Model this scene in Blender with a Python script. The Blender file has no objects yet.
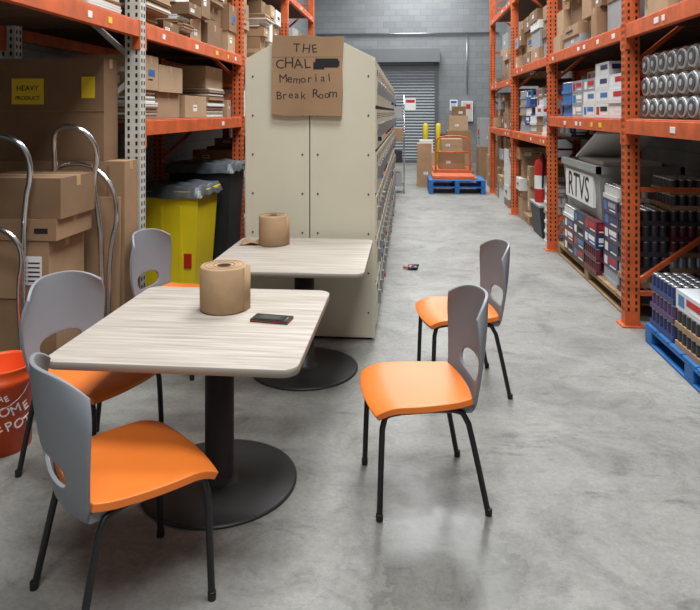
import bpy, bmesh, math, random
from mathutils import Vector, Matrix
random.seed(7)
C = bpy.context.scene.collection
bpy.context.scene.view_settings.view_transform='Standard'

def lin(c):
    out=[]
    for v in c:
        v=v/255.0
        out.append(v/12.92 if v<=0.04045 else ((v+0.055)/1.055)**2.4)
    return out

def mat(name,col,rough=0.6,metal=0.0,var=0.0,scale=4.0,bump=0.0,stretch=(1,1,1),detail=4,trans=0):
    m=bpy.data.materials.new(name); m.use_nodes=True
    nt=m.node_tree; b=nt.nodes["Principled BSDF"]
    c=lin(col)
    b.inputs["Base Color"].default_value=(*c,1)
    b.inputs["Roughness"].default_value=rough
    b.inputs["Metallic"].default_value=metal
    if trans: b.inputs["Transmission Weight"].default_value=trans
    if var or bump:
        tc=nt.nodes.new("ShaderNodeTexCoord"); mp=nt.nodes.new("ShaderNodeMapping")
        mp.inputs["Scale"].default_value=stretch
        nz=nt.nodes.new("ShaderNodeTexNoise"); nz.inputs["Scale"].default_value=scale; nz.inputs["Detail"].default_value=detail
        nt.links.new(tc.outputs["Object"],mp.inputs["Vector"]); nt.links.new(mp.outputs["Vector"],nz.inputs["Vector"])
        if var:
            r=nt.nodes.new("ShaderNodeValToRGB")
            r.color_ramp.elements[0].position=0.3; r.color_ramp.elements[1].position=0.7
            r.color_ramp.elements[0].color=(*[max(0,x*(1-var)) for x in c],1)
            r.color_ramp.elements[1].color=(*[min(1,x*(1+var)) for x in c],1)
            nt.links.new(nz.outputs["Fac"],r.inputs["Fac"]); nt.links.new(r.outputs["Color"],b.inputs["Base Color"])
        if bump:
            bp=nt.nodes.new("ShaderNodeBump"); bp.inputs["Strength"].default_value=bump; bp.inputs["Distance"].default_value=0.01
            nt.links.new(nz.outputs["Fac"],bp.inputs["Height"]); nt.links.new(bp.outputs["Normal"],b.inputs["Normal"])
    return m

class MB:
    def __init__(s,name): s.name=name; s.bm=bmesh.new(); s.mats=[]
    def mi(s,m):
        if m not in s.mats: s.mats.append(m)
        return s.mats.index(m)
    def face(s,vs,m,smooth=False):
        try: f=s.bm.faces.new(vs)
        except ValueError: return
        f.material_index=s.mi(m); f.smooth=smooth
    def box(s,x0,x1,y0,y1,z0,z1,m,M=None):
        co=[(x0,y0,z0),(x1,y0,z0),(x1,y1,z0),(x0,y1,z0),(x0,y0,z1),(x1,y0,z1),(x1,y1,z1),(x0,y1,z1)]
        if M: co=[M@Vector(c) for c in co]
        v=[s.bm.verts.new(c) for c in co]
        for f in [(0,3,2,1),(4,5,6,7),(0,1,5,4),(1,2,6,5),(2,3,7,6),(3,0,4,7)]:
            s.face([v[i] for i in f],m)
    def hexa(s,co,m):
        v=[s.bm.verts.new(c) for c in co]
        for f in [(0,3,2,1),(4,5,6,7),(0,1,5,4),(1,2,6,5),(2,3,7,6),(3,0,4,7)]:
            s.face([v[i] for i in f],m)
    def beam(s,p0,p1,w,h,m):
        p0=Vector(p0);p1=Vector(p1);d=p1-p0;L=d.length
        q=d.to_track_quat('Y','Z').to_matrix().to_4x4()
        s.box(-w/2,w/2,0,L,-h/2,h/2,m,Matrix.Translation(p0)@q)
    def cyl(s,p0,p1,r0,r1,m,seg=16,cap=True,capm=None):
        p0=Vector(p0);p1=Vector(p1);d=(p1-p0).normalized()
        a=d.orthogonal().normalized();b=d.cross(a)
        A=[];B=[]
        for i in range(seg):
            t=2*math.pi*i/seg;o=a*math.cos(t)+b*math.sin(t)
            A.append(s.bm.verts.new(p0+o*r0));B.append(s.bm.verts.new(p1+o*r1))
        for i in range(seg):
            j=(i+1)%seg; s.face([A[i],A[j],B[j],B[i]],m,True)
        if cap:
            s.face(A[::-1],capm or m); s.face(B,capm or m)
    def lathe(s,c,prof,m,seg=32,sm=True):
        c=Vector(c);rings=[]
        for r,z in prof:
            if r<1e-5: rings.append([s.bm.verts.new(c+Vector((0,0,z)))])
            else: rings.append([s.bm.verts.new(c+Vector((r*math.cos(2*math.pi*i/seg),r*math.sin(2*math.pi*i/seg),z))) for i in range(seg)])
        for a,b in zip(rings,rings[1:]):
            for i in range(seg):
                j=(i+1)%seg
                if len(a)==1 and len(b)==1: continue
                if len(a)==1: s.face([a[0],b[i],b[j]],m,sm)
                elif len(b)==1: s.face([a[i],a[j],b[0]],m,sm)
                else: s.face([a[i],a[j],b[j],b[i]],m,sm)
    def tube(s,pts,r,m,seg=10,sub=0):
        P=[Vector(p) for p in pts]
        for _ in range(sub):
            Q=[P[0]]
            for a,b in zip(P,P[1:]): Q+= [a*.75+b*.25,a*.25+b*.75]
            Q.append(P[-1]);P=Q
        n=len(P);rings=[];ref=None
        for i in range(n):
            t=(P[min(i+1,n-1)]-P[max(i-1,0)]).normalized()
            if ref is None: ref=t.orthogonal().normalized()
            ref=(ref-t*ref.dot(t)).normalized();b=t.cross(ref)
            rings.append([s.bm.verts.new(P[i]+ (ref*math.cos(2*math.pi*k/seg)+b*math.sin(2*math.pi*k/seg))*r) for k in range(seg)])
        for a,b in zip(rings,rings[1:]):
            for k in range(seg):
                j=(k+1)%seg; s.face([a[k],a[j],b[j],b[k]],m,True)
        s.face(rings[0][::-1],m);s.face(rings[-1],m)
    def slab(s,fn,nu,nv,th,m,holeF=None,hc=(0,0)):
        uv={(i,j):(-1+2*i/nu,j/nv) for i in range(nu+1) for j in range(nv+1)}
        inr=lambda i,j:0<=i<nu and 0<=j<nv
        hole=lambda i,j:bool(holeF) and holeF(-1+2*(i+.5)/nu,(j+.5)/nv)<1
        if holeF:
            for (i,j) in list(uv):
                cs=[(a,c) for a in (i-1,i) for c in (j-1,j) if inr(a,c)]
                hs=[hole(a,c) for a,c in cs]
                if any(hs) and not all(hs):
                    u,v=uv[i,j]
                    F=holeF(u,v)
                    uv[i,j]=(hc[0]+(u-hc[0])/F,hc[1]+(v-hc[1])/F)
        P={k:Vector(fn(*uv[k])) for k in uv}
        e=1e-3
        def nrm(k):
            u,v=uv[k]
            u0,u1=max(-1,u-e),min(1,u+e);v0,v1=max(0,v-e),min(1,v+e)
            a=Vector(fn(u1,v))-Vector(fn(u0,v));b=Vector(fn(u,v1))-Vector(fn(u,v0))
            n=a.cross(b)
            return n.normalized() if n.length>1e-14 else Vector((0,0,1))
        N={k:nrm(k) for k in P}
        T={k:s.bm.verts.new(P[k]+N[k]*th/2) for k in P}
        B={k:s.bm.verts.new(P[k]-N[k]*th/2) for k in P}
        inc=lambda i,j:inr(i,j) and not hole(i,j)
        for i in range(nu):
            for j in range(nv):
                if not inc(i,j): continue
                q=[(i,j),(i+1,j),(i+1,j+1),(i,j+1)]
                s.face([T[k] for k in q],m,True);s.face([B[k] for k in q[::-1]],m,True)
                for (a,b),(di,dj) in zip([(q[0],q[1]),(q[1],q[2]),(q[2],q[3]),(q[3],q[0])],[(0,-1),(1,0),(0,1),(-1,0)]):
                    if not inc(i+di,j+dj): s.face([B[a],B[b],T[b],T[a]],m,False)
    def text(s,body,M,size,m,ext=0.0008,align='CENTER'):
        cu=bpy.data.curves.new("t",'FONT');cu.body=body;cu.size=size;cu.extrude=ext;cu.align_x=align
        cu.resolution_u=3
        o=bpy.data.objects.new("t",cu);C.objects.link(o)
        bpy.context.view_layer.update()
        dg=bpy.context.evaluated_depsgraph_get();me=o.evaluated_get(dg).to_mesh()
        vs=[s.bm.verts.new(M@v.co) for v in me.vertices]
        for p in me.polygons: s.face([vs[i] for i in p.vertices],m)
        o.evaluated_get(dg).to_mesh_clear()
        bpy.data.objects.remove(o);bpy.data.curves.remove(cu)
    def done(s,bevel=0,seg=2,sub=0,loc=None,rotz=0,recalc=True):
        if recalc: bmesh.ops.recalc_face_normals(s.bm,faces=s.bm.faces)
        lone=[v for v in s.bm.verts if not v.link_faces]
        if lone: bmesh.ops.delete(s.bm,geom=lone,context='VERTS')
        me=bpy.data.meshes.new(s.name);s.bm.to_mesh(me);s.bm.free()
        for m in s.mats: me.materials.append(m)
        o=bpy.data.objects.new(s.name,me);C.objects.link(o)
        if bevel:
            b=o.modifiers.new("bevel",'BEVEL');b.width=bevel;b.segments=seg;b.limit_method='ANGLE';b.angle_limit=math.radians(50)
        if sub:
            u=o.modifiers.new("sub",'SUBSURF');u.levels=sub;u.render_levels=sub
        if loc: o.location=loc
        o.rotation_euler[2]=rotz
        return o

def MY(x,y,z,rot=0): return Matrix.Translation((x,y,z))@Matrix.Rotation(math.radians(90),4,'X')@Matrix.Rotation(rot,4,'Z')
def MXn(x,y,z): return Matrix.Translation((x,y,z))@Matrix.Rotation(math.radians(-90),4,'Z')@Matrix.Rotation(math.radians(90),4,'X')

# ---------------- materials
ORANGE=mat("rack_orange_paint",(200,92,42),.55,var=.22,scale=9)
RACKDK=mat("rack_hole_dark",(22,18,16),.8)
GALV=mat("rack_offwhite_paint",(192,190,180),.5,var=.12,scale=9)
DECK=mat("shelf_deck_wood",(84,62,44),.8,var=.3,scale=6,stretch=(1,8,1))
CB=[mat("cardboard_a",(160,129,98),.9,var=.14,scale=3,bump=.15),
    mat("cardboard_b",(147,116,85),.9,var=.14,scale=3,bump=.15),
    mat("cardboard_c",(174,145,114),.9,var=.12,scale=3,bump=.15),
    mat("cardboard_d",(126,98,71),.9,var=.16,scale=3,bump=.15)]
GCB=mat("grey_printed_carton",(150,154,156),.7,var=.06,scale=4)
WCB=mat("white_printed_carton",(214,215,212),.7,var=.05,scale=4)
TAPE=mat("packing_tape",(180,150,110),.35)
WHITE=mat("white_label",(228,228,226),.6)
YLAB=mat("yellow_label",(226,196,40),.6)
BLK=mat("black_ink",(20,20,20),.7)
INK=mat("marker_ink",(48,36,28),.8)
LOCK=mat("locker_beige_paint",(206,202,180),.5,var=.05,scale=2)
LOCKG=mat("locker_gap_dark",(62,60,52),.7)
STEEL=mat("steel",(170,172,175),.3,.9)
CHROME=mat("chrome_tube",(205,207,210),.22,1.0)
BLKM=mat("black_powder_coat",(24,24,26),.42,var=.1,scale=8)
BASEM=mat("table_base_black",(48,48,49),.45,var=.25,scale=5)
SEAT=mat("orange_seat_plastic",(228,120,42),.45,var=.06,scale=4,bump=.03)
GREY=mat("grey_back_plastic",(130,134,140),.5,var=.02,scale=4)
PAPER=mat("kraft_paper_roll",(172,142,108),.9,var=.08,scale=14,bump=.2)
PAPERD=mat("kraft_core_dark",(92,70,50),.9)
BLUE=mat("blue_pallet_paint",(30,100,165),.6,var=.25,scale=8)
WOOD=mat("pallet_wood",(150,122,88),.8,var=.2,scale=6)
YEL=mat("yellow_bin_plastic",(236,208,24),.45,var=.05,scale=3)
DKP=mat("dark_plastic",(36,38,42),.5,var=.2,scale=5)
GYP=mat("grey_tote_plastic",(150,154,152),.55,var=.06,scale=4)
BAG=mat("bin_liner",(82,86,90),.35,var=.3,scale=12,bump=.5)
BKT=mat("orange_bucket_plastic",(236,86,30),.4)
RED=mat("red_paint",(190,30,26),.5)
BYEL=mat("bollard_yellow",(232,200,40),.5)
DARKGAP=mat("door_track_grey",(84,88,92),.5)

def floor_mat():
    m=bpy.data.materials.new("worn_concrete");m.use_nodes=True
    nt=m.node_tree;b=nt.nodes["Principled BSDF"];L=nt.links.new
    tc=nt.nodes.new("ShaderNodeTexCoord")
    def noise(sc,det=6,rough=.6,dist=0,stretch=None,off=(0,0,0),rot=0):
        n=nt.nodes.new("ShaderNodeTexNoise");n.inputs["Scale"].default_value=sc;n.inputs["Detail"].default_value=det
        n.inputs["Roughness"].default_value=rough;n.inputs["Distortion"].default_value=dist
        mp=nt.nodes.new("ShaderNodeMapping");mp.inputs["Scale"].default_value=stretch or (1,1,1);mp.inputs["Location"].default_value=off;mp.inputs["Rotation"].default_value=(0,0,rot)
        L(tc.outputs["Object"],mp.inputs[0]);L(mp.outputs[0],n.inputs["Vector"]);return n
    def ramp(n,stops):
        r=nt.nodes.new("ShaderNodeValToRGB");cr=r.color_ramp
        cr.elements[0].position=stops[0][0];cr.elements[0].color=(*lin(stops[0][1]),1)
        cr.elements[1].position=stops[-1][0];cr.elements[1].color=(*lin(stops[-1][1]),1)
        for p,c in stops[1:-1]:
            e=cr.elements.new(p);e.color=(*lin(c),1)
        L(n.outputs["Fac"],r.inputs["Fac"]);return r
    def mul(a,bb,f):
        x=nt.nodes.new("ShaderNodeMix");x.data_type='RGBA';x.blend_type='MULTIPLY'
        if isinstance(f,float): x.inputs["Factor"].default_value=f
        else: L(f,x.inputs["Factor"])
        L(a,x.inputs[6]);L(bb,x.inputs[7]);return x.outputs[2]
    a=ramp(noise(.8,9,.7,.5),[(.32,(134,133,129)),(.48,(149,148,143)),(.68,(165,163,157))])
    s=ramp(noise(2.6,12,.78,1.2,off=(3,5,0)),[(.34,(105,103,100)),(.46,(215,215,213)),(.55,(255,255,255))])
    f=ramp(noise(45,6,.85),[(.32,(175,175,173)),(.62,(255,255,255))])
    st=ramp(noise(1.2,10,.8,2.0,stretch=(1,3,1),rot=.5),[(.36,(130,128,125)),(.43,(240,240,240)),(.5,(255,255,255))])
    sp=ramp(noise(9,8,.8,.5,off=(7,1,0)),[(.28,(80,78,76)),(.34,(230,230,230)),(.38,(255,255,255))])
    c=mul(a.outputs["Color"],s.outputs["Color"],.42);c=mul(c,f.outputs["Color"],.5);c=mul(c,st.outputs["Color"],.45);c=mul(c,sp.outputs["Color"],.6)
    sc1=ramp(noise(2.4,3,.5,3.0,stretch=(1,6,1),off=(2,8,0),rot=1.1),[(.495,(255,255,255)),(.5,(165,164,162)),(.505,(255,255,255))])
    c=mul(c,sc1.outputs["Color"],.5)
    # damp patch: dark and slightly smoother, ragged edge
    mp=nt.nodes.new("ShaderNodeMapping");mp.inputs["Location"].default_value=(-.16,-2.32,0)
    L(tc.outputs["Object"],mp.inputs[0])
    nd=noise(3.2,7,.7,off=(1,1,0))
    vm=nt.nodes.new("ShaderNodeVectorMath");vm.operation='MULTIPLY_ADD';L(nd.outputs["Color"],vm.inputs[0]);vm.inputs[1].default_value=(.8,.8,0);L(mp.outputs[0],vm.inputs[2])
    v2=nt.nodes.new("ShaderNodeVectorMath");v2.operation='SUBTRACT';L(vm.outputs[0],v2.inputs[0]);v2.inputs[1].default_value=(.4,.4,0)
    ln=nt.nodes.new("ShaderNodeVectorMath");ln.operation='LENGTH';L(v2.outputs[0],ln.inputs[0])
    wm=nt.nodes.new("ShaderNodeMapRange");wm.inputs[1].default_value=.26;wm.inputs[2].default_value=.42;wm.inputs[3].default_value=1;wm.inputs[4].default_value=0
    L(ln.outputs["Value"],wm.inputs[0])
    dk=nt.nodes.new("ShaderNodeRGB");dk.outputs[0].default_value=(.6,.6,.58,1)
    c=mul(c,dk.outputs[0],wm.outputs[0])
    L(c,b.inputs["Base Color"])
    rn=noise(2.0,9,.75,.8);rr=nt.nodes.new("ShaderNodeMapRange")
    rr.inputs[1].default_value=.34;rr.inputs[2].default_value=.64;rr.inputs[3].default_value=.38;rr.inputs[4].default_value=.62
    L(rn.outputs["Fac"],rr.inputs[0])
    mr=nt.nodes.new("ShaderNodeMix");mr.data_type='FLOAT';L(wm.outputs[0],mr.inputs[0]);L(rr.outputs[0],mr.inputs[2]);mr.inputs[3].default_value=.25
    L(mr.outputs[0],b.inputs["Roughness"])
    b.inputs["Specular IOR Level"].default_value=.36
    bp=nt.nodes.new("ShaderNodeBump");bp.inputs["Strength"].default_value=.2;bp.inputs["Distance"].default_value=.005
    L(noise(12,8,.7).outputs["Fac"],bp.inputs["Height"]);L(bp.outputs["Normal"],b.inputs["Normal"])
    return m
def block_mat():
    m=bpy.data.materials.new("painted_block_wall");m.use_nodes=True
    nt=m.node_tree;b=nt.nodes["Principled BSDF"];L=nt.links.new
    tc=nt.nodes.new("ShaderNodeTexCoord");sp=nt.nodes.new("ShaderNodeSeparateXYZ");cb=nt.nodes.new("ShaderNodeCombineXYZ")
    ad=nt.nodes.new("ShaderNodeMath");L(tc.outputs["Object"],sp.inputs[0]);L(sp.outputs[0],ad.inputs[0]);L(sp.outputs[1],ad.inputs[1])
    L(ad.outputs[0],cb.inputs[0]);L(sp.outputs[2],cb.inputs[1])
    br=nt.nodes.new("ShaderNodeTexBrick");L(cb.outputs[0],br.inputs["Vector"])
    br.inputs["Scale"].default_value=1;br.inputs["Brick Width"].default_value=.4;br.inputs["Row Height"].default_value=.2;br.inputs["Mortar Size"].default_value=.006
    br.inputs["Color1"].default_value=(*lin((134,137,139)),1);br.inputs["Color2"].default_value=(*lin((124,127,129)),1);br.inputs["Mortar"].default_value=(*lin((110,112,114)),1)
    L(br.outputs["Color"],b.inputs["Base Color"]);b.inputs["Roughness"].default_value=.8
    return m
def laminate():
    m=bpy.data.materials.new("grey_wood_laminate");m.use_nodes=True
    nt=m.node_tree;b=nt.nodes["Principled BSDF"];L=nt.links.new
    tc=nt.nodes.new("ShaderNodeTexCoord");mp=nt.nodes.new("ShaderNodeMapping");mp.inputs["Scale"].default_value=(1.1,20,1);mp.inputs["Rotation"].default_value=(0,0,math.radians(3))
    n=nt.nodes.new("ShaderNodeTexNoise");n.inputs["Scale"].default_value=2.4;n.inputs["Detail"].default_value=8;n.inputs["Distortion"].default_value=.6
    L(tc.outputs["Object"],mp.inputs[0]);L(mp.outputs[0],n.inputs["Vector"])
    r=nt.nodes.new("ShaderNodeValToRGB");r.color_ramp.elements[0].position=.3;r.color_ramp.elements[0].color=(*lin((158,149,138)),1)
    r.color_ramp.elements[1].position=.66;r.color_ramp.elements[1].color=(*lin((194,187,176)),1)
    L(n.outputs["Fac"],r.inputs[0]);L(r.outputs[0],b.inputs["Base Color"]);b.inputs["Roughness"].default_value=.48
    return m
FLOORM=floor_mat();BLOCK=block_mat();LAM=laminate()
LAME=mat("laminate_edge",(165,158,146),.5)
CEILM=mat("ceiling_deck",(130,132,134),.8)

# ---------------- room shell
XL,XR,YN,YF,ZC=-3.3,3.15,-4.0,21.0,7.5
def slabobj(name,a,m):
    b=MB(name);b.box(*a,m);return b.done()
slabobj("floor",(XL-.2,XR+.2,YN-.2,YF+.2,-.1,0),FLOORM)
slabobj("ceiling",(XL-.2,XR+.2,YN-.2,YF+.2,ZC,ZC+.1),CEILM)
slabobj("wall_left",(XL-.2,XL,YN-.2,YF+.2,0,ZC),BLOCK)
slabobj("wall_right",(XR,XR+.2,YN-.2,YF+.2,0,ZC),BLOCK)
slabobj("wall_back",(XL,XR,YF,YF+.2,0,ZC),BLOCK)
slabobj("wall_front",(XL,XR,YN-.2,YN,0,ZC),BLOCK)

d=MB("door_1")
DS=mat("rollup_slat",(130,136,140),.5,.2)
x0,x1=-1.9,.86;z=0.02
while z<3.2:
    d.hexa([(x0,YF-.06,z),(x1,YF-.06,z),(x1,YF-.01,z),(x0,YF-.01,z),(x0,YF-.085,z+.045),(x1,YF-.085,z+.045),(x1,YF-.01,z+.045),(x0,YF-.01,z+.045)],DS)
    d.hexa([(x0,YF-.085,z+.045),(x1,YF-.085,z+.045),(x1,YF-.01,z+.045),(x0,YF-.01,z+.045),(x0,YF-.06,z+.088),(x1,YF-.06,z+.088),(x1,YF-.01,z+.088),(x0,YF-.01,z+.088)],DS)
    z+=.096
d.box(x0,x1,YF-.05,YF-.01,0,3.2,DARKGAP)
d.box(x0-.1,x0,YF-.12,YF-.005,0,3.3,DARKGAP);d.box(x1,x1+.1,YF-.12,YF-.005,0,3.3,DARKGAP)
d.box(x0-.15,x1+.15,YF-.45,YF-.005,3.25,3.68,mat("door_hood",(108,112,116),.5))
d.box(x0,x1,YF-.11,YF-.01,0,.09,DARKGAP)
d.box(-.1,.25,YF-.09,YF-.085,1.7,2.1,WHITE);d.box(-.07,.22,YF-.092,YF-.09,1.95,2.05,RED)
d.done(bevel=.004,seg=1)
p=MB("wall_conduit");p.tube([(-3,YF-.06,4.2),(2.9,YF-.06,4.2)],.03,STEEL);p.tube([(1.9,YF-.06,4.2),(1.9,YF-.06,2.25)],.02,STEEL);p.done()
p=MB("electrical_panel");p.box(1.72,2.08,YF-.14,YF-.005,1.35,2.0,WHITE);p.box(1.75,2.05,YF-.15,YF-.14,1.38,1.97,GALV);p.box(1.78,1.8,YF-.165,YF-.15,1.6,1.72,BLK);p.box(1.86,2.0,YF-.153,YF-.15,1.75,1.9,RED);p.done(bevel=.004)
p=MB("posted_wall_notice");p.box(1.35,1.6,YF-.012,YF-.004,1.7,2.05,WHITE);p.box(1.38,1.57,YF-.014,YF-.012,1.93,2.01,BLUE)
for k in range(5): p.box(1.38,1.55,YF-.014,YF-.012,1.74+k*.035,1.75+k*.035,BLK)
p.done()

fx=mat("light_housing",(220,220,220),.5)
for k,y in enumerate([-1.5,2.0,5.5,9.0,12.5,16.0,19.3]):
    b=MB("high_bay_light");b.box(-1.0,1.6,y-.85,y+.85,6.42,6.5,fx);b.beam((.3,y-.5,6.5),(.3,y-.5,7.49),.02,.02,STEEL);b.beam((.3,y+.5,6.5),(.3,y+.5,7.49),.02,.02,STEEL);b.done()
    l=bpy.data.lights.new("led_panel",'AREA');l.shape='RECTANGLE';l.size=2.4;l.size_y=1.6;l.energy=[255,262,262,258,245,235,220][k];l.color=(.96,.985,1)
    o=bpy.data.objects.new("led_panel",l);o.location=(.3,y,6.40);C.objects.link(o)
w=bpy.data.worlds.new("w");bpy.context.scene.world=w;w.use_nodes=True
w.node_tree.nodes["Background"].inputs[0].default_value=(.8,.85,.9,1);w.node_tree.nodes["Background"].inputs[1].default_value=.3

# ---------------- racks
def column(b,x,y,z1,m,sx):
    b.box(x-.055,x+.055,y-.045,y+.045,0.008,z1,m)
    b.box(x-.085,x+.085,y-.075,y+.075,0,.012,m)
    z=.12
    while z<min(z1,3.0):
        for dx in (-.028,.028): b.box(x+dx-.008,x+dx+.008,y-.0475,y-.044,z,z+.028,RACKDK)
        for dy in (-.02,.02):
            xs=x+sx*.0555; b.box(xs-.0015,xs+.0015,y+dy-.008,y+dy+.008,z,z+.028,RACKDK)
        z+=.052
def rack(name,xf,xb,ys,levels,colmat,sx):
    b=MB(name)
    for i,y in enumerate(ys):
        m=colmat[i]
        column(b,xf-sx*.055,y,4.7,m,sx);column(b,xb+sx*.055,y,4.7,m,sx)
        a=xf-sx*.055;c=xb+sx*.055
        zs=[.25,1.05,1.95,2.85,3.75,4.55]
        for z in zs: b.beam((a,y,z),(c,y,z),.035,.035,m)
        for k in range(len(zs)-1):
            p0=(a,y,zs[k]+.05);p1=(c,y,zs[k+1]-.05)
            if k%2: p0,p1=(c,y,zs[k]+.05),(a,y,zs[k+1]-.05)
            b.beam(p0,p1,.035,.035,m)
    for i in range(len(ys)-1):
        y0,y1=ys[i]+.045,ys[i+1]-.045
        for z in levels[i]:
            for x,s in ((xf,sx),(xb,-sx)):
                b.box(min(x,x-s*.05),max(x,x-s*.05),y0,y1,z-.115,z-.012,ORANGE)
                b.box(min(x-s*.012,x-s*.05),max(x-s*.012,x-s*.05),y0,y1,z-.012,z,ORANGE)
                for yy in (y0,y1-.012): b.box(min(x+s*.004,x-s*.05),max(x+s*.004,x-s*.05),yy,yy+.012,z-.2,z,ORANGE)
            xi0,xi1=sorted((xf-sx*.05,xb+sx*.05))
            n=int((y1-y0)/.3)
            for k in range(n):
                yy=y0+.02+(y1-y0-.04)*k/n
                b.box(xi0,xi1,yy,yy+(y1-y0)/n-.012,z-.03,z-.006,DECK)
            yy=y0+.15
            while yy<y1-.2:
                wd=random.choice([.05,.06,.08])
                if random.random()<.45:
                    b.box(xf+sx*.0 if sx>0 else xf-.003,xf+.003 if sx>0 else xf,yy,yy+wd,z-.085,z-.045,random.choice([WHITE,WHITE,WHITE,YLAB]))
                yy+=wd+random.uniform(.05,.4)
    return b.done(bevel=.003,seg=1)
RY=[-.27,2.43,5.13,7.83,10.53,13.23]
rack("pallet_rack",1.66,2.74,RY,[[1.6,2.33],[1.6,2.33],[1.6,2.33,3.5],[1.35,2.33,3.5],[1.35,2.2,3.5]],[ORANGE]*6,-1)
LY=[-1.11,1.59,4.29,6.99,9.69,12.39]
rack("pallet_rack",-1.83,-2.85,LY,[[2.28],[2.28,3.5],[1.6,2.28,3.5],[1.6,2.28,3.5],[1.6,2.28,3.5]],[GALV,GALV,GALV,ORANGE,ORANGE,ORANGE],1)

# ---------------- cartons
def carton(b,x0,x1,y0,y1,z0,z1,m=None,label=True,M=None,facex=0):
    m=m or random.choice(CB)
    b.box(x0,x1,y0,y1,z0,z1,m,M)
    e=.0012
    xm=(x0+x1)/2;ym=(y0+y1)/2
    tw=.022
    if m in CB:
        b.box(x0-e,x1+e,ym-tw,ym+tw,z1-min(.06,(z1-z0)*.3),z1+e*.5,TAPE,M)
    if label:
        w=(x1-x0);h=z1-z0
        lw=min(.1,w*.3);lh=min(.06,h*.3)
        lx=x0+w*random.uniform(.1,.5);lz=z0+h*random.uniform(.15,.5)
        b.box(lx,lx+lw,y0-e,y0+e,lz,lz+lh,WHITE,M)
        b.box(lx+.01,lx+lw*.7,y0-2*e,y0,lz+lh*.2,lz+lh*.26,BLK,M);b.box(lx+.01,lx+lw*.8,y0-2*e,y0,lz+lh*.55,lz+lh*.72,BLK,M)
        if facex:
            xs=x1 if facex>0 else x0
            d=y1-y0;ly=y0+d*random.uniform(.1,.5);lw=min(.1,d*.3)
            r=random.random()
            if r<.5:
                b.box(xs-e,xs+e,ly,ly+lw,lz,lz+lh,WHITE,M)
                b.box(xs-2*e,xs+2*e,ly+.01,ly+lw*.8,lz+lh*.6,lz+lh*.75,BLK,M)
            elif r<.8:
                q=random.choice([BLK,CB[3],BLUE,RED]);b.box(xs-e,xs+e,y0+d*.3,y0+d*.75,z0+h*.4,z0+h*.6,q,M);b.box(xs-e,xs+e,y0+d*.3,y0+d*.6,z0+h*.28,z0+h*.33,BLK,M)
def fill(name,xf,xb,y0,y1,z0,hmax,facex,hmin=.1,hm=.36,pal=None,dp=(.5,.85),sheets=False):
    b=MB(name);y=y0
    while y<y1-.2:
        w=random.uniform(.25,.75);w=min(w,y1-y)
        z=z0
        while z<z0+hmax-hmin:
            h=random.uniform(hmin,hm);h=min(h,z0+hmax-z)
            if h<.07: break
            back=random.uniform(.0,.12)
            dep=random.uniform(*dp)
            a=xf-facex*(.03+back);c=a-facex*dep
            ww=w-random.uniform(0,.1);oy=random.uniform(0,w-ww)
            m=random.choice(pal or (CB*2+[GCB,WCB]))
            if sheets and random.random()<.35:
                n=random.randint(4,8);hh=.014
                for k in range(n):
                    o1=random.uniform(-.03,.03);o2=random.uniform(-.02,.02)
                    b.box(min(a,c)+o1,max(a,c)+o1*.4,y+oy+max(0,o2),y+oy+ww-.02+min(0,o2),z+k*(hh+.001),z+k*(hh+.001)+hh,random.choice(CB+[WCB,WCB]))
                z+=n*(hh+.001)+.0005
                continue
            carton(b,min(a,c),max(a,c),y+oy,y+oy+ww,z,z+h,m,facex=facex,label=random.random()<.7)
            z+=h+.0005
            if random.random()<.06: break
        y+=w+.01
    return b.done(bevel=.004,seg=1)
F="stacked_cardboard_boxes"
LP=CB*2+[GCB,WCB,WCB]
fill(F,-1.83,-2.85,1.7,4.2,2.281,.5,1,sheets=True,hm=.25)
fill(F,-1.83,-2.85,4.4,6.9,2.281,.85,1,sheets=True,hm=.3,pal=LP)
fill(F,-1.83,-2.85,4.4,6.9,1.601,.52,1,sheets=True,hm=.3,pal=LP)
fill(F,-1.83,-2.85,7.1,9.6,2.281,.85,1,sheets=True,pal=LP)
fill(F,-1.83,-2.85,7.1,9.6,1.601,.52,1)
fill(F,-1.83,-2.85,9.8,12.3,2.281,.8,1)
fill(F,-1.83,-2.85,9.8,12.3,1.601,.5,1)
fill(F,-1.83,-2.85,4.4,6.9,3.501,.6,1)
fill(F,-1.83,-2.85,7.1,9.6,.001,1.3,1)
fill(F,1.66,2.74,5.3,7.7,2.331,.75,-1)
fill(F,1.66,2.74,2.6,5.0,2.331,.5,-1)
fill(F,1.66,2.74,7.95,10.4,2.331,.7,-1)
fill(F,1.66,2.74,10.65,13.1,2.201,.85,-1)
fill(F,1.66,2.74,10.65,13.1,1.351,.68,-1)
fill(F,1.66,2.74,10.65,13.1,.001,1.18,-1)
fill(F,1.66,2.74,9.2,10.4,.001,1.15,-1)

# ---------------- drinks
CANC=[mat("can_dark_blue",(40,54,104),.4),mat("can_silver",(180,186,194),.3,.5),mat("can_maroon",(96,38,48),.45),mat("can_charcoal",(52,52,58),.45),mat("can_blue",(62,114,176),.4),mat("can_white",(216,219,222),.45),mat("can_purple",(80,60,100),.45),mat("can_red",(172,50,42),.45)]
CTOP=mat("can_lid_aluminium",(186,188,190),.3,.8)
def cans(b,x0,y0,z0,nx,ny,r,h,m,tray=True,seg=10):
    for i in range(nx):
        for j in range(ny):
            cx=x0+r+i*2*r;cy=y0+r+j*2*r
            b.cyl((cx,cy,z0+.004),(cx,cy,z0+h-.012),r*.96,r*.96,m,seg,cap=False)
            b.cyl((cx,cy,z0+h-.012),(cx,cy,z0+h),r*.96,r*.78,CTOP,seg)
    if tray: b.box(x0-.003,x0+nx*2*r+.003,y0-.003,y0+ny*2*r+.003,z0,z0+h*.3,random.choice([CB[0],m,m]))
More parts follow.
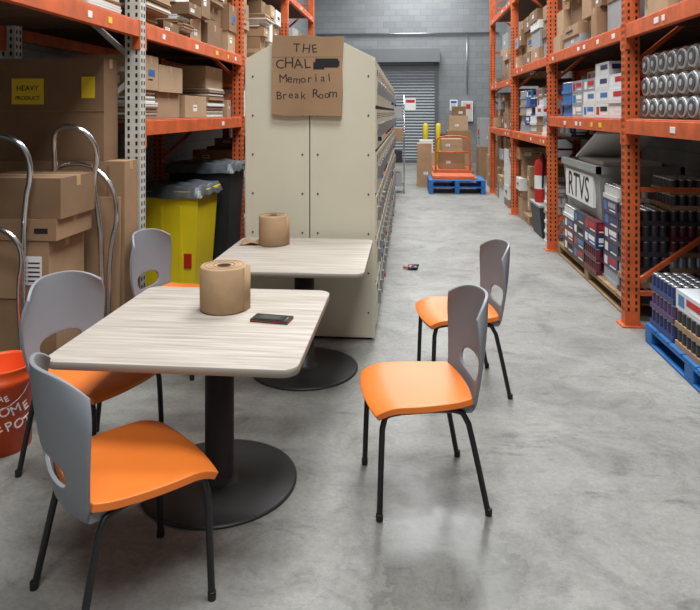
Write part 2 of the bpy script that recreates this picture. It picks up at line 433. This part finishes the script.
def pack(b,x0,x1,y0,y1,z0,z1,m,fx=-1):
    b.box(x0,x1,y0,y1,z0,z1,m)
    e=.0012;h=z1-z0;c2=random.choice([WHITE,CANC[0],CANC[4],RED,BLK,CANC[1]])
    if c2 is m: c2=WHITE
    d=y1-y0;xs=x0 if fx<0 else x1
    b.box(xs-e,xs+e,y0+d*.1,y0+d*.6,z0+h*.45,z0+h*.8,c2);b.box(xs-e,xs+e,y0+d*.1,y0+d*.5,z0+h*.2,z0+h*.3,WHITE);b.box(xs-e,xs+e,y0+d*.68,y0+d*.9,z0+h*.2,z0+h*.8,random.choice([WHITE,CANC[4],CANC[7]]))
    w=x1-x0
    b.box(x0+w*.1,x0+w*.6,y0-e,y0+e,z0+h*.45,z0+h*.8,c2);b.box(x0+w*.1,x0+w*.5,y0-e,y0+e,z0+h*.2,z0+h*.3,WHITE);b.box(x0+w*.68,x0+w*.9,y0-e,y0+e,z0+h*.2,z0+h*.8,c2)
def canstack(name,x0,x1,y0,y1,z0,layers,pal,r=.033,h=.122,jit=0,pk=.5,lj=.008):
    b=MB(name);nx=4;ny=6;W=nx*2*r;D=ny*2*r
    nxx=max(1,int((x1-x0)/(W+.01)));nyy=max(1,int((y1-y0)/(D+.01)))
    for i in range(nxx):
        for j in range(nyy):
            m=random.choice(pal);ispk=random.random()<pk
            for k in range(layers-(random.randint(0,jit) if jit else 0)):
                if random.random()<.5: m=random.choice(pal);ispk=random.random()<pk
                a=x0+i*(W+.012)+random.uniform(-lj,lj)*.5;c=y0+j*(D+.012)+random.uniform(-lj,lj)*.5;zz=z0+k*(h+.001)
                if ispk: pack(b,a,a+W,c,c+D,zz,zz+h,m)
                else: cans(b,a,c,zz,nx,ny,r,h,m)
    return b.done(recalc=False)
def pallet(name,x0,x1,y0,y1,z0,m,n=1):
    b=MB(name)
    for q in range(n):
        zz=z0+q*.14
        k=7;wd=(y1-y0)/k
        for i in range(k): b.box(x0,x1,y0+i*wd+.008,y0+(i+1)*wd-.008,zz+.118,zz+.138,m)
        for i in range(3):
            xx=x0+(x1-x0-.09)*i/2
            b.box(xx,xx+.09,y0,y1,zz+.1,zz+.118,m)
            for j in range(3):
                yy=y0+(y1-y0-.12)*j/2
                b.box(xx,xx+.09,yy,yy+.12,zz+.02,zz+.1,m)
            b.box(xx,xx+.09,y0,y1,zz,zz+.02,m)
    return b.done(bevel=.003,seg=1)
DC="drink_can_cases"
pallet("blue_pallet",1.70,2.66,3.35,4.78,0,BLUE)
ZP=.139
DARKS=[CANC[2],CANC[3],CANC[6],CANC[0],CANC[3]]
canstack(DC,2.1,2.66,3.4,4.75,ZP,8,DARKS,jit=2)
canstack(DC,1.73,2.02,3.93,4.36,ZP,3,[CANC[3],CANC[5],CANC[4]],pk=.3)
canstack(DC,1.73,2.02,4.36,4.79,ZP,3,[CANC[3],CANC[0],CANC[5],CANC[6]],pk=.5)
b=MB("bottled_water_case")
BTL=mat("water_bottle_plastic",(150,190,225),.2,0,trans=.3);WL=mat("water_label_blue",(40,90,170),.5);FILM=mat("shrink_wrap_white_print",(205,214,224),.3)
for k in range(2):
    z0=ZP+k*.235
    for i in range(4):
        for j in range(6):
            c=(1.72+.036+i*.072,3.45+.036+j*.072,z0)
            b.lathe(c,[(0,.0),(.033,.003),(.034,.07)],BTL,12);b.lathe(c,[(.0342,.07),(.0342,.135)],WL,12)
            b.lathe(c,[(.034,.135),(.032,.16),(.014,.2),(.013,.215)],BTL,12);b.lathe(c,[(.015,.212),(.015,.23),(0,.23)],CANC[5],10)
    b.box(1.715,2.015,3.445,3.89,z0+.04,z0+.16,FILM);b.box(1.713,1.715,3.5,3.8,z0+.06,z0+.13,WL);b.box(1.77,1.97,3.443,3.445,z0+.06,z0+.13,WL)
b.done(recalc=False)
b=MB("stacked_lidded_jars")
JW=mat("jar_white_plastic",(206,210,212),.3);JL=mat("jar_lid_dark",(70,74,76),.35);JS=mat("jar_ring_silver",(186,190,194),.3,.3)
for row in range(3):
    for j in range(16):
        y=2.62+.078+j*.157;z=1.602+.078+row*.157
        if y>5.02: continue
        x=1.74
        b.cyl((x+.02,y,z),(x+.32,y,z),.076,.076,JW,20)
        b.cyl((x,y,z),(x+.02,y,z),.066,.07,JS,20);b.cyl((x-.006,y,z),(x,y,z),.05,.05,JL,20);b.cyl((x-.009,y,z),(x-.006,y,z),.022,.022,JS,14)
    b.box(1.75,2.06,2.62,5.0,1.602+row*.157-.0005,1.602+row*.157+.001,CB[0])
b.done(recalc=False)
fill(F,2.12,2.74,2.6,5.0,1.601,.55,-1,dp=(.4,.5))
MIX=[CANC[5],CANC[1],CANC[0],CANC[4],CANC[5],WCB,GCB]
canstack(DC,1.72,2.3,5.3,7.7,1.601,4,MIX,jit=1,lj=.02)
pallet("wooden_pallet",1.74,2.66,5.25,7.68,0,WOOD)
canstack(DC,1.73,2.62,6.1,7.7,ZP,4,[CANC[0],CANC[5],CANC[4],CANC[3],CANC[2],WCB],lj=.008)
canstack(DC,1.78,2.66,5.24,6.07,ZP,8,DARKS+[WCB,CANC[1]],jit=2,lj=.01,pk=.35)
b=MB("returns_tote")
z0=ZP+4*.123+.002;z1=z0+.5
xa,xb_,ya,yb=1.76,2.5,6.12,7.5
b.hexa([(xa+.05,ya+.05,z0),(xb_-.05,ya+.05,z0),(xb_-.05,yb-.05,z0),(xa+.05,yb-.05,z0),(xa,ya,z1),(xb_,ya,z1),(xb_,yb,z1),(xa,yb,z1)],GYP)
for (q0,q1,q2,q3) in ((xa-.02,xa+.02,ya-.02,yb+.02),(xb_-.02,xb_+.02,ya-.02,yb+.02),(xa-.02,xb_+.02,ya-.02,ya+.02),(xa-.02,xb_+.02,yb-.02,yb+.02)): b.box(q0,q1,q2,q3,z1-.06,z1+.01,GYP)
b.box(xa+.0,xa+.03,6.3,7.35,z0+.1,z0+.4,WHITE)
b.text("RTVS",MXn(xa-.002,6.83,z0+.13),.36,BLK)
b.box(xa+.1,xb_-.1,ya+.2,yb-.3,z1-.05,z1+.04,WHITE)
b.box(-.3,.3,-.4,.4,0,.02,WHITE,Matrix.Translation((2.1,6.7,z1+.17))@Matrix.Rotation(math.radians(-20),4,'X'))
b.done(bevel=.008)
canstack(DC,1.72,2.3,8.0,10.3,1.351,5,MIX+[CB[1]],jit=3,lj=.03)
canstack(DC,1.73,2.3,7.95,8.45,.001,7,MIX,jit=1,lj=.01)
b=MB("storage_tote");b.hexa([(1.74,8.52,0.001),(2.5,8.52,0.001),(2.5,9.1,.001),(1.74,9.1,.001),(1.70,8.5,.4),(2.55,8.5,.4),(2.55,9.13,.4),(1.70,9.13,.4)],DKP);b.box(1.69,2.57,8.49,9.14,.4,.44,GYP);b.done(bevel=.01)
b=MB("fire_extinguisher");ex=(1.80,8.82,.441)
b.lathe(ex,[(0,0),(.09,.0),(.1,.02),(.1,.48),(.085,.55),(.04,.59),(.03,.63),(0,.63)],RED,28);b.lathe(ex,[(.1012,.18),(.1012,.36)],WHITE,28)
b.box(ex[0]-.02,ex[0]+.02,ex[1]-.02,ex[1]+.02,ex[2]+.62,ex[2]+.67,STEEL);b.beam((ex[0],ex[1],ex[2]+.68),(ex[0]-.14,ex[1],ex[2]+.71),.02,.012,BLK);b.beam((ex[0],ex[1],ex[2]+.65),(ex[0]-.13,ex[1],ex[2]+.645),.02,.01,BLK)
b.tube([(ex[0],ex[1]-.02,ex[2]+.64),(ex[0],ex[1]-.12,ex[2]+.62),(ex[0]-.02,ex[1]-.14,ex[2]+.4),(ex[0]-.02,ex[1]-.125,ex[2]+.2)],.012,BLK,8,sub=2);b.done(recalc=False)

# ---------------- lockers
b=MB("back_to_back_lockers")
X0,X1,Y0,Y1=-1.19,-.235,4.62,11.0;XM=(X0+X1)/2;ZE,ZR=2.04,2.15
XA,XB=X0+.2,X1-.22
a=[(X0+.006,.06),(X1-.006,.06),(X1-.006,ZE),(XB,ZR),(XA,ZR),(X0+.006,ZE)]
v0=[b.bm.verts.new((p[0],Y0+.004,p[1])) for p in a];v1=[b.bm.verts.new((p[0],Y1,p[1])) for p in a]
b.face(v0,LOCK);b.face(v1[::-1],LOCK)
for i in range(6):
    j=(i+1)%6;b.face([v0[i],v0[j],v1[j],v1[i]],LOCK)
b.box(X0+.03,X1-.03,Y0+.03,Y1-.03,0,.06,LOCKG)
def endpanel(pts):
    u=[b.bm.verts.new((x,Y0-.004,z)) for x,z in pts];v=[b.bm.verts.new((x,Y0+.004,z)) for x,z in pts]
    b.face(u,LOCK);b.face(v[::-1],LOCK);n=len(pts)
    for i in range(n): b.face([u[i],u[(i+1)%n],v[(i+1)%n],v[i]],LOCK)
endpanel([(X0,.02),(XM-.004,.02),(XM-.004,ZR),(XA,ZR),(X0,ZE)])
endpanel([(XM+.004,.02),(X1,.02),(X1,ZE),(XB,ZR),(XM+.004,ZR)])
for (xa,xb_) in ((X0,XM-.004),(XM+.004,X1)):
    b.box(xa,xa+.03,Y0-.007,Y0-.004,.02,ZE-.01,LOCK);b.box(xb_-.03,xb_,Y0-.007,Y0-.004,.02,ZE-.01,LOCK)
    for xx in (xa+.055,xb_-.05):
        for k in range(7): b.cyl((xx,Y0-.009,.2+k*.285),(xx,Y0-.003,.2+k*.285),.007,.007,LOCKG,8)
b.box(XM-.006,XM+.006,Y0-.003,Y0+.004,.03,ZR-.02,LOCKG)
b.box(XM-.44,XM-.2,Y0-.006,Y0-.003,.06,.075,LOCKG)
ncol=21;cw=(Y1-Y0)/ncol;nt=6;th=(ZE-.14)/nt
for i in range(ncol):
    y0=Y0+i*cw
    for k in range(nt):
        z0=.1+k*th
        for (xs,sg) in ((X1-.006,1),(X0+.006,-1)):
            def bx(d0,d1,a0,a1,c0,c1,m):
                q=sorted((xs+sg*d0,xs+sg*d1));b.box(q[0],q[1],a0,a1,c0,c1,m)
            bx(-.002,.002,y0,y0+cw,z0,z0+th,LOCKG)
            bx(0,.014,y0+.016,y0+cw-.016,z0+.014,z0+th-.014,LOCK)
            bx(.014,.038,y0+cw-.055,y0+cw-.03,z0+th*.3,z0+th*.62,STEEL)
            if sg>0:
                for q in range(3): bx(.014,.0155,y0+.08,y0+cw-.09,z0+th-.08+q*.016,z0+th-.072+q*.016,LOCKG)
                bx(.014,.016,y0+.1,y0+.17,z0+.12,z0+.14,STEEL)
                if random.random()<.25:
                    bx(.014,.04,y0+cw-.05,y0+cw-.025,z0+th*.2,z0+th*.3,random.choice([BLK,RED,CANC[4]]))
b.done(bevel=.002,seg=1)

b=MB("cardboard_sign")
ys0,ys1=Y0-.05,Y0-.0105
P=[(-.985,1.635),(-.86,1.62),(-.7,1.625),(-.476,1.62),(-.47,1.8),(-.474,2.0),(-.462,2.195),(-.6,2.19),(-.72,2.205),(-.86,2.2),(-.978,2.21),(-.985,1.9)]
f0=[b.bm.verts.new((x,ys0,z)) for x,z in P];f1=[b.bm.verts.new((x,ys1,z)) for x,z in P]
b.face(f0,CB[0]);b.face(f1[::-1],CB[1])
for i in range(len(P)):
    j=(i+1)%len(P);b.face([f0[i],f0[j],f1[j],f1[i]],CB[2])
b.box(-.982,-.472,ys0-.0008,ys0,2.045,2.048,CB[3])
sy=ys0-.0006
rs=random.Random(3)
def hand(body,x,z,size,adv,slope=0):
    for i,ch in enumerate(body):
        if ch==' ': continue
        b.text(ch,MY(x+i*adv+rs.uniform(-.003,.003),sy,z+i*adv*slope+rs.uniform(-.005,.005),rs.uniform(-.12,.12)),size*rs.uniform(.92,1.1),INK,ext=.0005)
hand("THE",-.80,2.085,.085,.066,-.03)
hand("CHAL",-.925,1.965,.10,.068,.03)
hand("Memorial",-.90,1.86,.08,.048,.02)
hand("Break Room",-.93,1.745,.08,.044,.02)
b.box(-.665,-.50,sy-.0012,sy+.0004,1.97,2.035,BLK);b.box(-.68,-.6,sy-.0016,sy+.0004,1.958,2.01,BLK);b.box(-.56,-.49,sy-.0018,sy+.0004,1.98,2.02,BLK)
b.done()

# ---------------- tables
def rrect(w,h,r,n=8):
    pts=[]
    for (cx,cy,a) in ((w-r,h-r,0),(-w+r,h-r,90),(-w+r,-h+r,180),(w-r,-h+r,270)):
        for i in range(n+1):
            t=math.radians(a+90*i/n);pts.append((cx+r*math.cos(t),cy+r*math.sin(t)))
    return pts
def table(cx,cy,hw,hh,ox,oy):
    b=MB("cafe_table")
    pts=rrect(hw,hh,.06)
    lo=[b.bm.verts.new((x,y,.722)) for x,y in pts];hi=[b.bm.verts.new((x,y,.749)) for x,y in pts]
    top=[b.bm.verts.new((x*.997,y*.997,.751)) for x,y in pts]
    n=len(pts)
    for i in range(n):
        j=(i+1)%n;b.face([lo[i],lo[j],hi[j],hi[i]],LAME,True);b.face([hi[i],hi[j],top[j],top[i]],LAM,True)
    b.face(top,LAM);b.face(lo[::-1],LAME)
    b.lathe((ox,oy,0),[(0,0),(.335,0),(.345,.004),(.345,.01),(.33,.015),(.09,.018),(.075,.022),(.07,.03),(.064,.032),(.064,.69),(0,.69)],BASEM,56)
    b.box(-.3+ox,.3+ox,-.035+oy,.035+oy,.69,.722,BLKM);b.box(-.035+ox,.035+ox,-.3+oy,.3+oy,.69,.722,BLKM)
    return b.done(loc=(cx,cy,0),recalc=False)
table(-.855,2.70,.468,.5,0.015,.1);table(-.71,4.03,.465,.49,.045,.05)

# ---------------- chairs
def chair_mesh():
    b=MB("stacking_chair")
    def seat(s,t):
        u=-1+2*t
        k=.2
        x=s*math.sqrt(1-k*u*u);y=u*math.sqrt(1-k*s*s)
        w=.238+.012*u
        z=.455-.014*(1-s*s)*(1-u*u*.5)-.004*s*s
        if u>.5: z-=.13*(u-.5)**2
        if u<-.6: z+=.04*(u+.6)**2
        return (x*w,.015+y*.225,z)
    b.slab(seat,18,18,.026,SEAT)
    def back(s,t):
        hw=.190+.052*math.sin(min(1,t*1.35)*math.pi/2)
        if t>.75: hw-=.03*((t-.75)/.25)**2
        if t<.12: hw-=.02*((.12-t)/.12)**2
        z=.405+.455*t-(.065*(abs(s)**3.5))*t
        y=-.222-.08*t-.012*math.sin(t*math.pi)+s*s*(.03+.075*t)
        return (s*hw,y,z)
    HC=(0,.28)
    b.slab(back,36,36,.014,GREY,holeF=lambda s,t:((abs(s)/.56)**3+(abs(t-HC[1])/.10)**3)**(1/3),hc=HC)
    for sx in (-1,1):
        b.hexa([(sx*.158,-.20,.402),(sx*.186,-.19,.402),(sx*.20,.04,.418),(sx*.175,.04,.418),(sx*.158,-.20,.436),(sx*.186,-.19,.436),(sx*.20,.04,.434),(sx*.175,.04,.434)],GREY)
        pts=[(sx*.21,.205,.0),(sx*.206,.197,.25),(sx*.2,.19,.405),(sx*.19,.15,.424),(sx*.185,0,.424),(sx*.185,-.1,.424),(sx*.195,-.16,.405),(sx*.208,-.195,.25),(sx*.226,-.245,.0)]
        b.tube(pts,.0122,BLKM,12,sub=1)
        for q in (pts[0],pts[-1]): b.cyl((q[0],q[1],0),(q[0],q[1],.03),.0145,.0145,BLKM,12)
    for y in (.1,-.1): b.tube([(-.183,y,.418),(.183,y,.418)],.011,BLKM,10)
    return b.done()
ch=chair_mesh()
def place(o,x,y,ang): o.location=(x,y,0);o.rotation_euler=(0,0,math.radians(ang-90))
place(ch,-.955,2.12,45)
for (x,y,a) in ((-1.45,2.88,-20),(-1.49,4.08,-10),(.042,2.83,192),(.305,3.93,190)):
    o=bpy.data.objects.new("stacking_chair",ch.data);C.objects.link(o);place(o,x,y,a)
for o in [o for o in C.objects if o.name.startswith("stacking_chair")]:
    m=o.modifiers.new("bevel",'BEVEL');m.width=.003;m.segments=2;m.limit_method='ANGLE';m.angle_limit=math.radians(60)

# ---------------- things on tables
def roll(x,y,r,h):
    b=MB("paper_towel_roll")
    b.lathe((x,y,.752),[(r*.3,.004),(r*.92,0),(r,.006),(r*1.01,h*.5),(r,h-.006),(r*.95,h),(r*.6,h+.001),(r*.3,h-.002)],PAPER,40)
    b.lathe((x,y,.752),[(r*.3,h-.002),(r*.28,h),(r*.26,h-.004),(r*.26,.004),(0,.004)],PAPERD,32)
    for q in (.45,.62,.8): b.lathe((x,y,.752),[(r*q,h+.0005),(r*q+.001,h+.0022),(r*q+.002,h+.0005)],PAPERD,40)
    a0=math.radians(-20)
    b.slab(lambda s,t:(x+(r*1.012+.010*t*t)*math.cos(a0+t*.5),y+(r*1.012+.010*t*t)*math.sin(a0+t*.5),.752+h*.5+s*(h*.49)),2,8,.001,PAPER)
    return b.done(recalc=False)
roll(-.837,2.86,.108,.2);roll(-.91,4.28,.098,.2)
b=MB("torn_paper_towel")
b.slab(lambda s,t:(-1.075+s*.065+.01*math.sin(5*t),4.22+t*.13,.766+.012*math.sin(4*s+3*t)*(.5+t*.5)+.004*s),8,8,.0015,PAPER);b.done()
b=MB("smartphone")
Mp=Matrix.Translation((-.585,2.72,.7515))@Matrix.Rotation(math.radians(-8),4,'Z')
PC=mat("phone_case_dark",(26,24,26),.5);PO=mat("phone_case_orange_trim",(190,70,30),.5);PS=mat("phone_screen",(14,16,20),.12)
b.box(-.084,.084,-.042,.042,0,.012,PC,Mp);b.box(-.085,.085,-.043,.043,.005,.007,PO,Mp);b.box(-.072,.060,-.034,.034,.012,.014,PS,Mp);b.box(-.05,.04,-.022,.022,.014,.0143,mat("phone_panel",(58,64,70),.2),Mp);b.box(.066,.074,-.012,.012,.012,.0135,STEEL,Mp);b.done(bevel=.003)

# ---------------- left side cluster
b=MB("platform_cart")
b.box(-2.55,-1.86,3.32,3.86,.17,.22,DKP)
for x in (-2.48,-1.93):
    for y in (3.4,3.78): b.cyl((x-.02,y,.07),(x+.02,y,.07),.07,.07,BLK,20);b.box(x-.03,x+.03,y-.03,y+.03,.1,.17,STEEL)
b.tube([(-2.5,3.36,.2),(-2.5,3.36,1.2),(-2.48,3.34,1.5),(-2.3,3.3,1.53),(-2.1,3.3,1.5),(-2.05,3.34,1.35),(-2.12,3.36,1.1),(-2.12,3.36,.2)],.016,CHROME,12,sub=2)
b.tube([(-2.5,3.28,.2),(-2.5,3.28,.8),(-2.45,3.26,1.0),(-2.25,3.22,1.06),(-2.08,3.22,1.0),(-2.04,3.24,.88),(-2.1,3.28,.7),(-2.1,3.34,.2)],.014,CHROME,12,sub=2)
b.tube([(-2.2,3.83,.2),(-2.2,3.83,1.3),(-2.2,3.8,1.5),(-2.12,3.75,1.57),(-1.98,3.75,1.55),(-1.9,3.8,1.42),(-1.96,3.83,1.2),(-1.9,3.83,.9),(-1.9,3.83,.2)],.016,CHROME,12,sub=2)
b.tube([(-2.3,3.85,.2),(-2.3,3.85,1.1),(-2.25,3.85,1.3),(-2.0,3.85,1.34),(-1.84,3.85,1.2),(-1.8,3.85,1.0),(-1.86,3.85,.8),(-1.87,3.85,.2)],.014,CHROME,12,sub=2)
b.done()
b=MB(F)
carton(b,-2.5,-1.96,3.42,3.8,.221,.6,CB[1],label=False);carton(b,-2.46,-2.0,3.41,3.8,.601,.93,CB[0],label=False)
carton(b,-2.49,-1.95,3.40,3.8,.931,1.05,CB[1],label=False);carton(b,-2.47,-1.93,3.41,3.8,1.051,1.28,CB[3],label=False)
b.box(-2.13,-2.04,3.407,3.41,.68,.84,WHITE)
for k in range(5): b.box(-2.12,-2.05,3.4055,3.407,.70+k*.025,.708+k*.025,BLK)
b.box(-2.08,-2.0,3.399,3.4,.97,1.0,BLK);b.done(bevel=.004)
b=MB("tall_cardboard_box");carton(b,-2.78,-1.83,4.0,4.2,0,1.33,CB[1],label=False)
b.box(-1.95,-1.93,3.998,4.0,.1,1.3,CB[3]);b.box(-1.91,-1.85,3.998,4.0,.95,1.02,BLK);b.box(-2.2,-1.85,3.97,3.998,.2,1.1,CB[0]);b.done(bevel=.004)
b=MB("large_cardboard_carton");carton(b,-2.75,-1.97,4.0,4.2,1.3325,2.0,CB[3],label=False)
b.box(-2.6,-2.38,3.997,4.0,1.7,1.87,YLAB);b.text("HEAVY",MY(-2.49,3.996,1.79),.05,BLK);b.text("PRODUCT",MY(-2.49,3.996,1.73),.036,BLK)
b.box(-2.12,-2.03,3.997,4.0,1.74,1.88,YLAB);b.box(-2.76,-1.96,3.995,4.0,1.655,1.66,CB[1]);b.done(bevel=.004)
b=MB("orange_bucket")
bx,by=-2.0,3.0
b.lathe((bx,by,0),[(0,.003),(.128,.003),(.13,0),(.15,.33),(.161,.335),(.161,.36),(.152,.365),(.154,.40),(.159,.41),(.152,.415),(.146,.40),(.126,.01),(0,.01)],BKT,40)
b.tube([(bx-.155,by,.35),(bx-.16,by-.12,.27),(bx,by-.2,.21),(bx+.16,by-.12,.27),(bx+.155,by,.35)],.003,STEEL,6,sub=2)
def btxt(t,zz,sz,a0,da,R):
    for i,cc in enumerate(t):
        a=math.radians(a0+i*da);b.text(cc,Matrix.Translation((bx+R*math.cos(a),by+R*math.sin(a),zz))@Matrix.Rotation(a+math.pi/2,4,'Z')@Matrix.Rotation(math.pi/2,4,'X')@Matrix.Rotation(.35,4,'Z'),sz,WHITE,ext=.006)
btxt("THE",.27,.04,-70,11,.143);btxt("HOME",.20,.065,-70,20,.139);btxt("DEPOT",.125,.065,-80,19,.135)
b.done(recalc=False)
def bin_(name,x0,x1,y0,y1,h,m,liner):
    b=MB(name);t=.05
    b.hexa([(x0+t,y0+t,.06),(x1-t,y0+t,.06),(x1-t,y1-t,.06),(x0+t,y1-t,.06),(x0,y0,h),(x1,y0,h),(x1,y1,h),(x0,y1,h)],m)
    for a in ((x0-.02,x1+.02,y0-.02,y0+.015),(x0-.02,x1+.02,y1-.015,y1+.02),(x0-.02,x0+.015,y0,y1),(x1-.015,x1+.02,y0,y1)): b.box(*a,h-.05,h+.012,m)
    for k in range(3):
        xx=x0+(x1-x0)*(.25+.25*k);b.hexa([(xx-.015,y0+t-.012,.1),(xx+.015,y0+t-.012,.1),(xx+.015,y0+t+.01,.1),(xx-.015,y0+t+.01,.1),(xx-.015,y0+.0,h-.12),(xx+.015,y0+.0,h-.12),(xx+.015,y0+.03,h-.12),(xx-.015,y0+.03,h-.12)],m)
    for x in (x0+.12,x1-.12):
        for y in (y0+.12,y1-.12): b.cyl((x-.015,y,.035),(x+.015,y,.035),.035,.035,BLK,14);b.box(x-.02,x+.02,y-.02,y+.02,.04,.07,STEEL)
    if liner:
        def f(s,tt):
            u=-1+2*tt
            return ((x0+x1)/2+s*(x1-x0+.08)/2,(y0+y1)/2+u*(y1-y0+.08)/2,h+.045+.02*math.sin(7*s+3*u)*math.cos(5*u)-(.09 if max(abs(s),abs(u))>.95 else 0))
        b.slab(f,20,20,.004,liner)
    return b.done(bevel=.008)
b_=bin_("yellow_recycling_bin",-2.55,-1.86,5.55,6.15,.93,YEL,BAG)
b=MB("bin_sticker");b.box(-2.0,-1.93,5.575,5.58,.25,.38,RED);o=b.done();o.parent=b_
bin_("dark_trash_bin",-2.42,-1.78,6.3,6.85,1.08,DKP,BAG)
b=MB("folded_black_tarp_stack")
for k in range(5): b.box(-2.75,-2.32+.02*(k%2),4.55,5.2,.0+.12*k,.115+.12*k,DKP)
for k in range(4): b.box(-2.7,-2.3-.02*(k%2),4.6,5.15,.6+.14*k,.735+.14*k,[DKP,GCB,DKP,DKP][k])
b.done(bevel=.03)

# ---------------- far end
pallet("blue_pallet",.42,1.55,13.0,14.0,0,BLUE,2)
b=MB("orange_board_stack")
for k in range(2): b.box(.5,1.4-.05*k,13.15+.02*k,13.9,.281+.03*k,.31+.03*k,ORANGE)
b.done(bevel=.003)
b=MB("orange_flatbed_cart")
b.box(.6,1.5,15.2,16.4,.22,.28,ORANGE)
for x in (.7,1.4):
    for y in (15.35,16.25): b.cyl((x-.03,y,.1),(x+.03,y,.1),.1,.1,BLK,16);b.box(x-.03,x+.03,y-.03,y+.03,.15,.22,STEEL)
b.tube([(.65,15.25,.25),(.65,15.25,.95),(.75,15.25,1.08),(1.35,15.25,1.08),(1.45,15.25,.95),(1.45,15.25,.25)],.022,ORANGE,10,sub=1);b.tube([(.66,15.25,.7),(1.44,15.25,.7)],.018,ORANGE)
b.done()
b=MB(F)
carton(b,.75,1.35,15.5,16.2,.281,.7,CB[1]);carton(b,.8,1.3,15.55,16.1,.701,1.0,CB[2]);b.done(bevel=.004)
b=MB(F)
carton(b,1.0,1.7,17.3,18.0,0,.6,CB[0]);carton(b,1.05,1.68,17.3,18.0,.601,1.15,CB[1]);carton(b,1.1,1.6,17.35,17.9,1.151,1.55,CB[2]);carton(b,1.2,1.55,17.4,17.8,1.551,1.8,CB[3]);b.done(bevel=.004)
b=MB("tall_cardboard_box");carton(b,.2,.52,14.3,14.7,0,.95,CB[0]);b.done(bevel=.004)
b=MB(F);carton(b,1.78,2.6,14.0,14.8,0,.7,CB[0],facex=-1);carton(b,1.8,2.5,14.0,14.7,.701,1.3,CB[2],facex=-1);carton(b,1.85,2.5,14.05,14.7,1.301,1.7,CB[1],facex=-1);b.done(bevel=.004)
b=MB(F);carton(b,1.72,2.5,15.8,16.5,0,.8,CB[1],facex=-1);carton(b,1.75,2.4,15.8,16.5,.801,1.5,GCB,facex=-1);b.done(bevel=.004)
b=MB(F);carton(b,.3,.75,18.2,18.7,0,.5,CB[2]);carton(b,.32,.7,18.2,18.7,.501,.85,WCB);b.done(bevel=.004)
b=MB("grey_wheeled_tote");b.hexa([(1.05,19.0,.12),(1.6,19.0,.12),(1.6,19.5,.12),(1.05,19.5,.12),(1.0,18.95,.95),(1.65,18.95,.95),(1.65,19.55,.95),(1.0,19.55,.95)],GYP);b.box(.97,1.68,18.92,19.58,.93,.99,DKP)
for x in (1.15,1.5):
    for y in (19.1,19.4): b.cyl((x-.02,y,.06),(x+.02,y,.06),.06,.06,BLK,14)
b.done(bevel=.01)
for x in (.55,.95):
    b=MB("yellow_bollard");b.lathe((x,20.3,0),[(0,0),(.085,0),(.085,1.22),(.07,1.27),(.03,1.3),(0,1.3)],BYEL,24);b.done()
b=MB("wire_shelving_unit")
for x in (-1.0,-.08):
    for y in (13.0,13.5): b.tube([(x,y,0),(x,y,2.0)],.014,CHROME)
for z in (.15,.6,1.05,1.5,1.95):
    for x in (-1.0,-.08): b.beam((x,13,z),(x,13.5,z),.012,.03,CHROME)
    for k in range(9): b.beam((-1.0,13+k*.0625,z),(-.08,13+k*.0625,z),.006,.008 if 0<k<8 else .03,CHROME)
for z in (.17,.62,1.07,1.52): b.box(-.95,-.5,13.05,13.45,z,z+.3,GYP);b.box(-.45,-.12,13.05,13.45,z,z+.24,random.choice([GCB,DKP,CB[0]]))
b.done()
b=MB("dropped_glove")
b.slab(lambda s,t:(.05+s*.05,6.7+t*.11,.022+.012*math.sin(3*s)*math.sin(4*t)),8,8,.014,BLKM)
for k in range(4): b.tube([(.01+k*.027,6.8,.022),(.015+k*.028,6.84,.03),(.02+k*.03,6.87,.014)],.01,PO if k<2 else BLKM,8,sub=1)
b.tube([(.0,6.72,.02),(-.035,6.75,.02),(-.045,6.78,.014)],.011,PO,8,sub=1);b.done()

# ---------------- camera
cam=bpy.data.cameras.new("camera");co=bpy.data.objects.new("camera",cam);C.objects.link(co)
cam.sensor_width=36;cam.lens=640/700*36;cam.shift_y=-193/700
co.location=(0,0,1.65);co.rotation_euler=(math.radians(90),0,math.radians(5.18))
cam.clip_end=100
bpy.context.scene.camera=co
